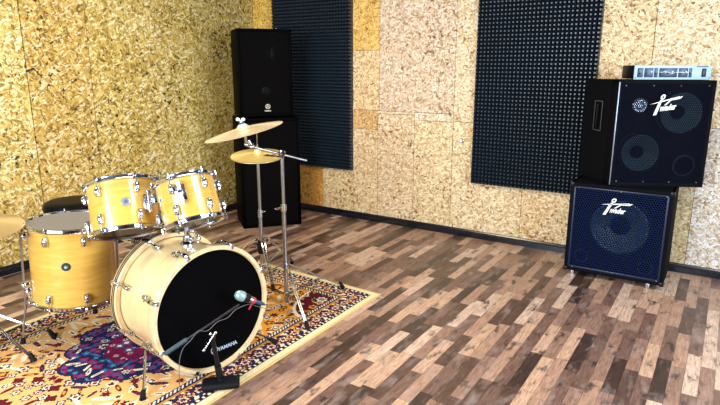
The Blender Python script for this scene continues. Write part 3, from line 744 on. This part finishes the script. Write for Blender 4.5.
# hi-hat
HB = Vector((-2.530, 2.722, 0))
hs = empty('hi_hat_stand', HB + Vector((0, 0, .008)), 'chrome hi-hat stand with black collar behind the bass drum', 'stand')
lean = Vector((-.012, -.006, 0)); HZ = .835
bm = BM(); tube(bm, (0, 0, .03), (0, 0, .46), .0125, seg=16); finish('lower_tube', bm, STEEL, hs)
bm = BM(); tube(bm, (0, 0, .44), (0, 0, HZ - .035), .0095, seg=16); finish('upper_tube', bm, STEEL, hs)
bm = BM(); tube(bm, (0, 0, .415), (0, 0, .465), .016, seg=16); tube(bm, (0, 0, .445), tuple(rt * .026 + Vector((0, 0, .452))), .004); box(bm, rt * .030 + Vector((0, 0, .455)), (.018, .007, .009), .003, Matrix.Rotation(yaw, 3, 'Z')); finish('height_clamp', bm, CHROME, hs)
bm = BM(); lathe(bm, [(0, .165), (.022, .165), (.028, .18), (.028, .235), (.020, .255), (0, .255)], 20); finish('collar', bm, RUBBER, hs)
bm = BM(); tube(bm, (0, 0, HZ - .04), (0, 0, 1.005), .0035); finish('pull_rod', bm, CHROME, hs)
bm = BM(); lathe(bm, [(0, HZ - .060), (.016, HZ - .060), (.020, HZ - .045), (.026, HZ - .028), (0, HZ - .026)], 20); finish('cymbal_seat', bm, BLACK, hs)
for a in (math.radians(88), math.radians(205), math.radians(-35)):
    d = Vector((math.cos(a), math.sin(a), 0)); n = Vector((-d.y, d.x, 0)) * .010; bm = BM()
    for s in (-1, 1): path(bm, smooth_path([Vector((0, 0, .235)) + d * .012 + n * s, Vector((0, 0, .262)) + d * .045 + n * s, Vector((0, 0, .225)) + d * .095 + n * s, d * .28 + Vector((0, 0, .03)) + n * s * .6]), .0052)
    for s in (-1, 1): tube(bm, Vector((0, 0, .07)) + n * s, d * .17 + Vector((0, 0, .14)) + n * s, .0032, seg=8)
    lg = finish('leg', bm, CHROME, hs)
    bm = BM(); tube(bm, d * .278 + Vector((0, 0, .045)), d * .30 + Vector((0, 0, .008)), .010, .015); finish('rubber_foot', bm, RUBBER, lg)
pd = Vector((-.55, -.83, 0)).normalized(); pa = math.atan2(pd.y, pd.x)
bm = BM(); box(bm, pd * .17 + Vector((0, 0, .075)), (.28, .085, .012), .004, Matrix.Rotation(pa, 3, 'Z') @ Matrix.Rotation(.35, 3, 'Y')); box(bm, pd * .31 + Vector((0, 0, .014)), (.06, .09, .022), .005, Matrix.Rotation(pa, 3, 'Z')); tube(bm, (0, 0, .03), pd * .30 + Vector((0, 0, .01)), .005)
finish('foot_pedal', bm, BLACK, hs)
HN = (Vector((0, 0, 1)) - rt * .0 - fwd * .12).normalized()
r_, Rm_, h_, b_ = cymbal('hi_hat_cymbal', 'yellow bronze top hi-hat cymbal with black lettering', HB + Vector((0, 0, HZ)), HN, .172, BRONZE_Y)
bm = BM(); tube(bm, (0, 0, h_ + .018), (0, 0, h_ + .034), .012); tube(bm, (0, 0, h_ + .034), (0, 0, h_ + .050), .007); finish('clutch', bm, CHROME, r_)
# brush-like black mark on the top face
ph = local_phi(Rm_, HB, (HB.x + rt.x * .5 - fwd.x * .32, HB.y + rt.y * .5 - fwd.y * .32, HZ))
o = text('zbt', .062, BLACK, r_, loc=(0, 0, 0), ext=.0008, shear=.3, bold=.003, sx=1.3)
me = o.data
A = math.radians(0); lx = Rm_.transposed() @ rt; la = math.atan2(lx.y, lx.x)
for v in me.vertices:
    x, y = v.co.x + .050, v.co.y - .060; X = x * math.cos(la) - y * math.sin(la); Yv = x * math.sin(la) + y * math.cos(la)
    r = math.hypot(X, Yv); t = (r / .172 - .18) / .82; zz = (h_ - .001) * (1 - max(0, t) ** 1.25) if t > 0 else h_
    v.co = (X, Yv, zz + .0006 + (.0003 if v.co.z > 0 else 0))
r2_, _, _, _ = cymbal('hi_hat_cymbal', 'lower hi-hat cymbal turned upside down beneath the yellow one', HB + Vector((0, 0, HZ - .006)) - HN * .0, -HN, .172, BRONZE_Y)

# ride at the left edge of the frame
RC = Vector((-2.965, 1.160, .655))
rs = empty('cymbal_stand', (RC.x, RC.y, .008), 'chrome tripod cymbal stand at the far left edge with rubber feet on the rug', 'stand')
bm = BM(); tube(bm, (0, 0, .04), (0, 0, RC.z + .05), .011, seg=16); tube(bm, (0, 0, .28), (0, 0, .32), .018); finish('pole', bm, STEEL, rs)
tripod(rs, .24, .06, .32, [math.radians(a) for a in (17, 66, 240)], CHROME)
cymbal('ride_cymbal', 'dull bronze ride cymbal cut off by the left edge of the photo', RC, (.06, 0, 1), .262, BRONZE_D)

# ------------------------------------------------------------------ microphone
msb = Vector((-1.757, 1.592, .009))
ms = empty('microphone_stand', msb, 'short black microphone boom stand standing before the bass drum', 'microphone stand')
bm = BM(); lathe(bm, [(0, 0), (.085, 0), (.088, .006), (.080, .020), (.060, .030), (.02, .034), (0, .034)], 32)
for v in bm.verts: v.co.x *= .85
bmesh.ops.delete(bm, geom=bm.verts[:], context='VERTS'); Mb = Matrix.Rotation(yaw + .2, 3, 'Z')
box(bm, (0, .0, .016), (.165, .085, .030), .012, Mb, seg=3); tube(bm, (0, 0, .028), (0, 0, .045), .016)
finish('base', bm, RUBBER, ms)
bm = BM(); tube(bm, (0, 0, .03), (0, -.030, .245), .009, seg=14); tube(bm, (0, -.004, .05), (0, -.012, .11), .015, seg=14); finish('upright', bm, BLACK, ms)
b0, b1 = Vector((-1.792, 1.341, .271)) - msb, Vector((-1.742, 1.712, .359)) - msb
bm = BM(); tube(bm, b0, b1, .0055); finish('boom_arm', bm, BLACK, ms)
bm = BM(); tube(bm, b0, b0 + (b1 - b0) * .27, .0095, seg=14); finish('counterweight_grip', bm, mat('dark_teal_rubber', (.02, .05, .07), .5), ms)
bm = BM(); q0, q1 = Vector((-1.722, 1.480, .246)) - msb, Vector((-1.736, 1.560, .288)) - msb
tube(bm, q0, q1, .0032); ball(bm, q0, .007); ball(bm, q1, .008); ball(bm, q1 + Vector((-.01, -.02, .0)), .007); finish('clutch_handle', bm, CHROME, ms)
bm = BM(); tube(bm, q1, Vector((0, -.030, .245)) + Vector((0, 0, .012)), .008); ball(bm, (0, -.030, .25), .014); finish('swivel', bm, BLACK, ms)
mp = Vector((-1.752, 1.748, .383)); md = (Vector((-1.765, 1.720, .398)) - Vector((-1.717, 1.790, .350))).normalized()
mic = empty('microphone', mp, 'kick drum microphone with grey green head and red band on the boom', 'microphone', rot=rot_to(md))
bm = BM(); lathe(bm, [(0, .038), (.012, .036), (.020, .028), (.024, .012), (.024, 0), (.020, -.010), (0, -.010)], 28); finish('grille', bm, TEAL, mic)
bm = BM(); lathe(bm, [(0, -.008), (.021, -.008), (.019, -.030), (.015, -.036), (0, -.036)], 24); finish('body', bm, BLACK, mic)
bm = BM(); lathe(bm, [(0, -.034), (.0155, -.034), (.0155, -.050), (0, -.050)], 24); finish('ring', bm, STEEL, mic)
bm = BM(); lathe(bm, [(0, -.049), (.0150, -.049), (.0140, -.062), (0, -.062)], 24); box(bm, (.0, -.028, -.055), (.009, .036, .006), .002); finish('red_band', bm, RED, mic)
bm = BM(); lathe(bm, [(0, -.060), (.0095, -.060), (.0085, -.100), (.004, -.115), (0, -.115)], 16); finish('plug', bm, mat('blue_black_plug', (.02, .05, .10), .4), mic)
tail = mp - md * .115
pts = [tail, tail - md * .035 + Vector((0, .004, -.015)), Vector((-1.715, 1.80, .325)), Vector((-1.722, 1.755, .350))] + [msb + b0 + (b1 - b0) * t + Vector((.012, 0, dz)) for t, dz in ((.93, -.004), (.80, -.016), (.66, -.004), (.52, -.014), (.40, .012), (.30, -.006), (.20, -.018))] + [Vector((-1.772, 1.392, .22)), Vector((-1.776, 1.386, .12)), Vector((-1.78, 1.376, .03)), Vector((-1.80, 1.37, .012)), Vector((-1.86, 1.34, .012)), Vector((-1.88, 1.25, .012)), Vector((-1.84, 1.12, .012)), Vector((-1.80, .95, .012))]
bm = BM(); path(bm, smooth_path(pts), .0015, 6)
tag(finish('microphone_cable', bm, mat('dark_grey_cable', (.10, .10, .12), .5)), 'thin dark cable looping along the microphone boom and down', 'cable')

# ------------------------------------------------------------------ stacked loudspeakers in the corner
def pa_box(name, label, x, y, z, deg, wd, dp, ht, parts):
    r = empty(name, (x, y, z), label, 'loudspeaker', rz=math.radians(deg))
    bm = BM(); box(bm, (wd / 2, dp / 2 + .004, ht / 2), (wd, dp - .008, ht), .010); finish('cabinet', bm, PABOX, r)
    return r
x, y, dg = -3.520, 3.588, 52
up = pa_box('loudspeaker', 'black full range loudspeaker with small round emblem, on top of the other one', x, y, .967, dg, .462, .36, .728, 1)
WU, HU = .462, .728
bm = BM()
for c_, s_ in (((WU / 2, -.004, .012), (WU, .024, .024)), ((WU / 2, -.004, HU - .012), (WU, .024, .024)), ((.012, -.004, HU / 2), (.024, .024, HU)), ((WU - .012, -.004, HU / 2), (.024, .024, HU))): box(bm, c_, s_, .006)
finish('front_frame', bm, PABOX, up)
bm = BM(); box(bm, (WU / 2, .002, HU / 2), (WU - .04, .004, HU - .04)); finish('baffle', bm, BAFFLE, up, smooth=0)
bm = BM(); box(bm, (WU / 2, -.008, HU / 2), (WU - .05, .002, HU - .05)); finish('grille', bm, GRILLE_P, up, smooth=0)
Mf = Matrix(((1, 0, 0), (0, 0, -1), (0, 1, 0)))     # local xy plane -> cabinet front
def cone(root, cx, cz, R, y0=-.002, nm='woofer', deep=.05, cm=CONE):
    bm = BM(); lathe(bm, [(R * .98, 0), (R, .004), (R * .9, .007), (R * .84, -.001), (R * .34, -deep * .0 - .001 + .0), (R * .30, .002), (R * .18, .012), (0, .016)], 48, Mf, (cx, y0, cz)); o_ = finish(nm, bm, cm, root); return o_
cone(up, WU / 2, .215, .165, cm=CONE_D)
bm = BM(); box(bm, (WU / 2 + .05, -.0045, .53), (.16, .004, .14), .001); fl2 = finish('horn', bm, CONE_D, up)
bm = BM(); box(bm, (WU / 2 + .05, -.0075, .53), (.05, .003, .115), .001); finish('horn_throat', bm, mat('horn_slot', (.006, .010, .018), .3, spec=.2), fl2)
EMB = mat('cream_emblem', (.62, .60, .50), .4)
bm = BM(); ringprof(bm, [(.017, 0), (.021, 0), (.021, .002), (.017, .002)], 28, Mf, (WU * .52, -.010, .085))
for k in range(3):
    a = PI / 2 + 2 * PI * k / 3; box(bm, (WU * .52 + math.cos(a) * .008, -.011, .085 + math.sin(a) * .008), (.016, .002, .006), M=Matrix.Rotation(-a, 3, 'Y'))
em = finish('emblem', bm, EMB, up, smooth=0)
text('YAMAHA', .0135, EMB, em, loc=(WU * .52 - .029, -.0105, .044), rot=Mf, bold=.0007, ext=.0008)
bm = BM(); bm_r = [(WU * .80 + .011 * math.cos(a), .10, HU + .010 + .011 * math.sin(a)) for a in np.linspace(-.6, PI + .6, 10)]; path(bm, bm_r, .003, 6); finish('eye_bolt', bm, CHROME, up)
x, y = -3.480, 3.524; WL, HL = .520, .960
lo = pa_box('loudspeaker', 'plain tall black bass loudspeaker standing on the floor beneath the other one', x, y, .0, dg, WL, .40, HL, 1)
bm = BM()
for c_, s_ in (((WL / 2, -.004, .014), (WL, .024, .028)), ((WL / 2, -.004, HL - .014), (WL, .024, .028)), ((.012, -.004, HL / 2), (.024, .024, HL)), ((WL - .012, -.004, HL / 2), (.024, .024, HL))): box(bm, c_, s_, .006)
finish('front_frame', bm, PABOX, lo)
bm = BM(); box(bm, (WL / 2, -.002, HL / 2), (WL - .04, .008, HL - .04)); finish('baffle', bm, BAFFLE, lo, smooth=0)
bm = BM(); box(bm, (WL / 2, -.009, HL / 2), (WL - .05, .002, HL - .06)); finish('grille', bm, GRILLE_P, lo, smooth=0)

# ------------------------------------------------------------------ bass amplifier stack
def logo(parent, cx, cz, y0, sc, rot=0):
    """slanted initial with a ring on top, long swoosh bar and short italic word"""
    pm = Mf
    def P(pts): return [(x * sc, z * sc) for x, z in pts]
    bm = BM(); ca, sa = math.cos(rot), math.sin(rot); Rr = pm @ Matrix(((ca, -sa, 0), (sa, ca, 0), (0, 0, 1)))
    L = (cx, y0, cz)
    poly(bm, P([(-.54, -.62), (-.36, -.62), (.0 - .02, .12), (.03, .26), (-.10, .22), (-.20, .08)]), 0, .003, M=Rr, loc=L)       # stem
    poly(bm, P([(-.70, .05), (-.10, .16), (1.02, .32), (.98, .24), (-.10, .10)]), 0, .003, M=Rr, loc=L)                           # long bar
    poly(bm, P([(.42, .13), (1.05, .17), (1.22, .30), (.62, .23)]), 0, .003, M=Rr, loc=L)
    poly(bm, P([(.10, -.12), (.42, .13), (.52, .13), (.24, -.10)]), 0, .003, M=Rr, loc=L)
    n = 20
    ring = [(.075 + .135 * math.cos(a) * 1.05 + .05 * math.sin(a), .40 + .15 * math.sin(a)) for a in np.linspace(0, 2 * PI, n, endpoint=False)]
    inn = [(.075 + .06 * math.cos(a), .40 + .065 * math.sin(a)) for a in np.linspace(0, 2 * PI, n, endpoint=False)]
    T = Matrix.Translation(L) @ Rr.to_4x4()
    va = [bm.verts.new(T @ Vector((x * sc, z * sc, .003))) for x, z in ring]; vb = [bm.verts.new(T @ Vector((x * sc, z * sc, .003))) for x, z in inn]
    for k in range(n): bm.faces.new((va[k], va[(k + 1) % n], vb[(k + 1) % n], vb[k]))
    o_ = finish('logo', bm, WHITE, parent, smooth=0)
    text('nvader', .50 * sc, WHITE, o_, loc=Vector(L) + Rr @ Vector((-.14 * sc, -.42 * sc, 0)), rot=Rr, shear=.35, ext=.003, bold=.012 * sc, sx=.66)
    return o_
def corner(bm, x, y, z, s=.03):
    ball(bm, (x, y, z), s * .9, 1, 1, 1, seg=12)
# lower cabinet: one fifteen-inch woofer and two ports
LX, LY, LW, LD, LH, LZ = -.836, 3.893, .610, .37, .607, .037
lc = empty('bass_cabinet', (LX, LY, 0), 'square black bass cabinet with one large woofer standing on the floor', 'speaker cabinet')
bm = BM()
t = .022
for c_, s_ in (((LW / 2, LD / 2, LZ + t / 2), (LW, LD, t)), ((LW / 2, LD / 2, LZ + LH - t / 2), (LW, LD, t)), ((t / 2, LD / 2, LZ + LH / 2), (t, LD, LH)), ((LW - t / 2, LD / 2, LZ + LH / 2), (t, LD, LH)), ((LW / 2, LD - t / 2, LZ + LH / 2), (LW, t, LH))): box(bm, c_, s_, .006)
finish('cabinet', bm, CARPET, lc)
bm = BM(); box(bm, (LW / 2, .096, LZ + LH / 2), (LW - .04, .012, LH - .04)); finish('baffle', bm, BAFFLE, lc, smooth=0)
def woofer(root, cx, cz, R, y0=.036, nm='woofer'):
    bm = BM(); ringprof(bm, [(R * .93, 0), (R * 1.04, 0), (R * 1.04, .006), (R * .98, .012), (R * .93, .008)], 56, Mf, (cx, y0, cz)); fr = finish(nm, bm, CONE_D, root)
    bm = BM(); lathe(bm, [(R * .97, -.055), (R * .97, .004), (R * .93, .004), (R * .88, .010), (R * .82, .004), (R * .80, -.002), (R * .32, -.052)], 56, Mf, (cx, y0 + .002, cz)); finish('cone', bm, CONE, fr)
    bm = BM(); lathe(bm, [(R * .33, -.053), (R * .32, -.040), (R * .24, -.026), (R * .12, -.018), (0, -.016)], 40, Mf, (cx, y0 + .002, cz)); finish('dust_cap', bm, CONE_D, fr)
    return fr
def port(root, cx, cz, R, y0=.036):
    bm = BM(); ringprof(bm, [(R * .86, .001), (R, .001), (R, .008), (R * .9, .010), (R * .86, .006)], 32, Mf, (cx, y0, cz)); p_ = finish('port', bm, PORT, root)
    bm = BM(); lathe(bm, [(0, .0015), (R * .86, .0015), (R * .86, .0005), (0, .0005)], 32, Mf, (cx, y0, cz)); finish('port_dark_disc', bm, mat('port_painted_dark', (.001, .001, .001), .9, spec=0), p_)  # flat black disc paints the darkness inside the port
woofer(lc, .318, LZ + .338, .190, .030); port(lc, .100, LZ + .105, .045, .030); port(lc, .495, LZ + .092, .045, .030)
bm = BM(); box(bm, (LW / 2, .004, LZ + LH / 2), (LW - .026, .003, LH - .026)); gr = finish('grille', bm, GRILLE_L, lc, smooth=0)
bm = BM()
for c_, s_ in (((LW / 2, .004, LZ + .030), (LW - .05, .008, .012)), ((LW / 2, .004, LZ + LH - .028), (LW - .05, .008, .012)), ((.030, .004, LZ + LH / 2), (.012, .008, LH - .05)), ((LW - .030, .004, LZ + LH / 2), (.012, .008, LH - .05))): box(bm, c_, s_, .003)
finish('grille_rim', bm, mat('daylight_blue_rim', (.012, .020, .045), .35, .3), lc)  # rim colour carries the same painted daylight blue
bm = BM()
for cx_ in (.055, .31, .57):
    for cz_ in (LZ + .03, LZ + LH - .03): ball(bm, (cx_, -.001, cz_), .0045, seg=8)
finish('grille_screws', bm, STEEL, lc)
for fx, fy in ((.05, .04), (LW - .09, .04), (.05, LD - .05), (LW - .09, LD - .05)):
    bm = BM(); lathe(bm, [(0, 0), (.016, 0), (.018, .006), (.015, .037), (0, .037)], 14, loc=(fx, fy, 0)); ft_ = finish('foot', bm, CHROME if fy < .1 else RUBBER, lc)
bm = BM()
for sx_ in (0, LW):
    for sz_ in (LZ, LZ + LH): box(bm, (sx_ + (.010 if sx_ == 0 else -.010), .010, sz_ + (.010 if sz_ == LZ else -.010)), (.030, .030, .030), .008)
finish('corner_guards', bm, BLACK, lc)
logo(lc, .268, LZ + .478, -.001, .098)

# upper cabinet: two ten-inch woofers; narrower at the back than at the front
UZ = LZ + LH + .001; TH = math.radians(28.1)
U0 = Vector((-.603, 3.890, UZ)); UW, UH = .578, .664
uu = Vector((math.cos(TH), math.sin(TH), 0)); vv = Vector((-math.sin(TH), math.cos(TH), 0))
uc = empty('bass_cabinet', U0, 'black bass cabinet with two woofers turned sideways on the lower cabinet', 'speaker cabinet', rz=TH)
def lw(px, py): d_ = Vector((px, py, 0)) - Vector((U0.x, U0.y, 0)); return (d_.dot(uu), d_.dot(vv))
BLk, BRk = lw(-.858, 4.205), lw(-.215, 4.325)
bm = BM(); poly(bm, [(0, .105), (UW, .105), (UW, min(BRk[1], .15)), BRk, BLk], 0, UH)
es = [e for e in bm.edges]; bmesh.ops.bevel(bm, geom=es, offset=.006, segments=2, affect='EDGES')
finish('cabinet', bm, CARPET, uc)
bm = BM()
for c_, s_ in (((UW / 2, .055, .012), (UW, .11, .024)), ((UW / 2, .055, UH - .012), (UW, .11, .024)), ((.012, .055, UH / 2), (.024, .11, UH)), ((UW - .012, .055, UH / 2), (.024, .11, UH))): box(bm, c_, s_, .004)
finish('front_rim', bm, CARPET, uc)
bm = BM(); box(bm, (.004, -.0005, UH / 2), (.007, .006, UH - .02), .002); finish('edge_strip', bm, EDGE, uc)
for cx_, cz_, R in ((.180, .212, .125), (.400, .465, .135)): woofer(uc, cx_, cz_, R, .026)
port(uc, .455, .135, .068, .028)
bm = BM(); lathe(bm, [(0, .008), (.014, .010), (.022, .004), (.030, .002), (.040, .004), (.046, 0), (0, 0)], 28, Mf, (.150, .026, .510)); finish('tweeter', bm, EDGE, uc)
bm = BM(); box(bm, (UW / 2, .004, UH / 2), (UW - .028, .003, UH - .028)); finish('grille', bm, GRILLE_U, uc, smooth=0)
for cx_ in (.045, .21, .37, .535):
    for cz_ in (.032, UH - .032):
        bm = BM(); ball(bm, (cx_, .001, cz_), .0045, seg=8); finish('screw', bm, STEEL, uc)
logo(uc, .268, .522, -.001, .102, .14)
# recessed handle on the visible left side
sd = (Vector(BLk) - Vector((0, .03))).normalized(); nrm = Vector((-sd.y, sd.x, 0)); 
if nrm.x > 0: nrm = -nrm
Ms = Matrix((Vector((-sd.x, -sd.y, 0)), Vector((0, 0, 1)), nrm)).transposed()
hc = Vector((0, .03, 0)) + Vector((sd.x, sd.y, 0)) * .19 + Vector((0, 0, .43)) + nrm * .001
bm = BM(); fw_, fh_ = .045, .095
for c_, s_ in (((0, fh_, 0), (2 * fw_, .006, .004)), ((0, -fh_, 0), (2 * fw_, .006, .004)), ((fw_, 0, 0), (.006, 2 * fh_, .004)), ((-fw_, 0, 0), (.006, 2 * fh_, .004))): box(bm, c_, s_, .001)
hd = finish('side_handle', bm, mat('dull_handle_edge', (.10, .11, .13), .4, .4), uc, loc=hc, rot=Ms)
bm = BM(); box(bm, (0, 0, .006), (.018, .15, .012), .005); finish('handle_bar', bm, BLACK, hd)

# amplifier head
AZ = UZ + UH + .001
A0 = U0 + uu * (.100) + vv * .045; A0.z = AZ
AW, AD, AH = .455, .22, .088
ah = empty('amplifier_head', A0, 'silver fronted amplifier head with dark control panels on the upper cabinet', 'amplifier', rz=TH)
bm = BM(); box(bm, (AW / 2, AD / 2 + .008, AH / 2 + .003), (AW - .01, AD - .01, AH - .006), .004); finish('chassis', bm, BLACK, ah)
bm = BM(); box(bm, (AW / 2, .004, AH / 2 + .001), (AW, .010, AH - .002), .003); fp = finish('faceplate', bm, SILVER, ah)
for (a, b) in ((.018, .052), (.060, .112), (.118, .140), (.148, .255), (.262, .318), (.324, .342)):
    bm = BM(); box(bm, ((a + b) / 2, -.0015, AH / 2), (b - a, .004, .056), .001); p_ = finish('control_panel', bm, PANEL, fp)
    n_ = max(1, int((b - a) / .019))
    for k in range(n_):
        bm = BM(); lathe(bm, [(0, 0), (.0062, 0), (.0052, .009), (0, .009)], 14, Mf, (a + (k + .5) * (b - a) / n_, -.003, AH / 2 + (.010 if (k % 2) else -.008) * .6)); finish('knob', bm, SILVER if k % 2 else BLACK, p_)
bm = BM(); path(bm, [(.150, -.0045, AH / 2 + .002), (.185, -.0045, AH / 2 + .006), (.225, -.0045, AH / 2 - .004), (.255, -.0045, AH / 2 + .003), (.318, -.0045, AH / 2 + .001)], .0016, 6); finish('graphic_line', bm, WHITE, fp)
bm = BM(); box(bm, (.412, -.003, AH / 2), (.024, .008, .050), .002); finish('power_switch', bm, BLACK, fp)
bm = BM(); box(bm, (.400, -.0015, AH - .008), (.070, .003, .005), .001); finish('vent_slot', bm, BLACK, fp)
for sx_ in (.008, AW - .008):
    bm = BM(); ball(bm, (sx_, -.002, .014), .004, seg=8); finish('screw', bm, STEEL, fp)

# housings for the added ceiling lights, out of view
for lx, ly, lab in ((-2.4, 1.9, 'added unseen warm ceiling lamp above the drum kit'), (.4, 1.9, 'added unseen warm ceiling lamp nearer the right window')):
    l_ = empty('added_ceiling_lamp', (lx, ly, ZC), lab, 'lamp')
    bm = BM(); box(bm, (0, 0, -.02), (.66, 1.26, .04), .004); finish('housing', bm, FRAME, l_)
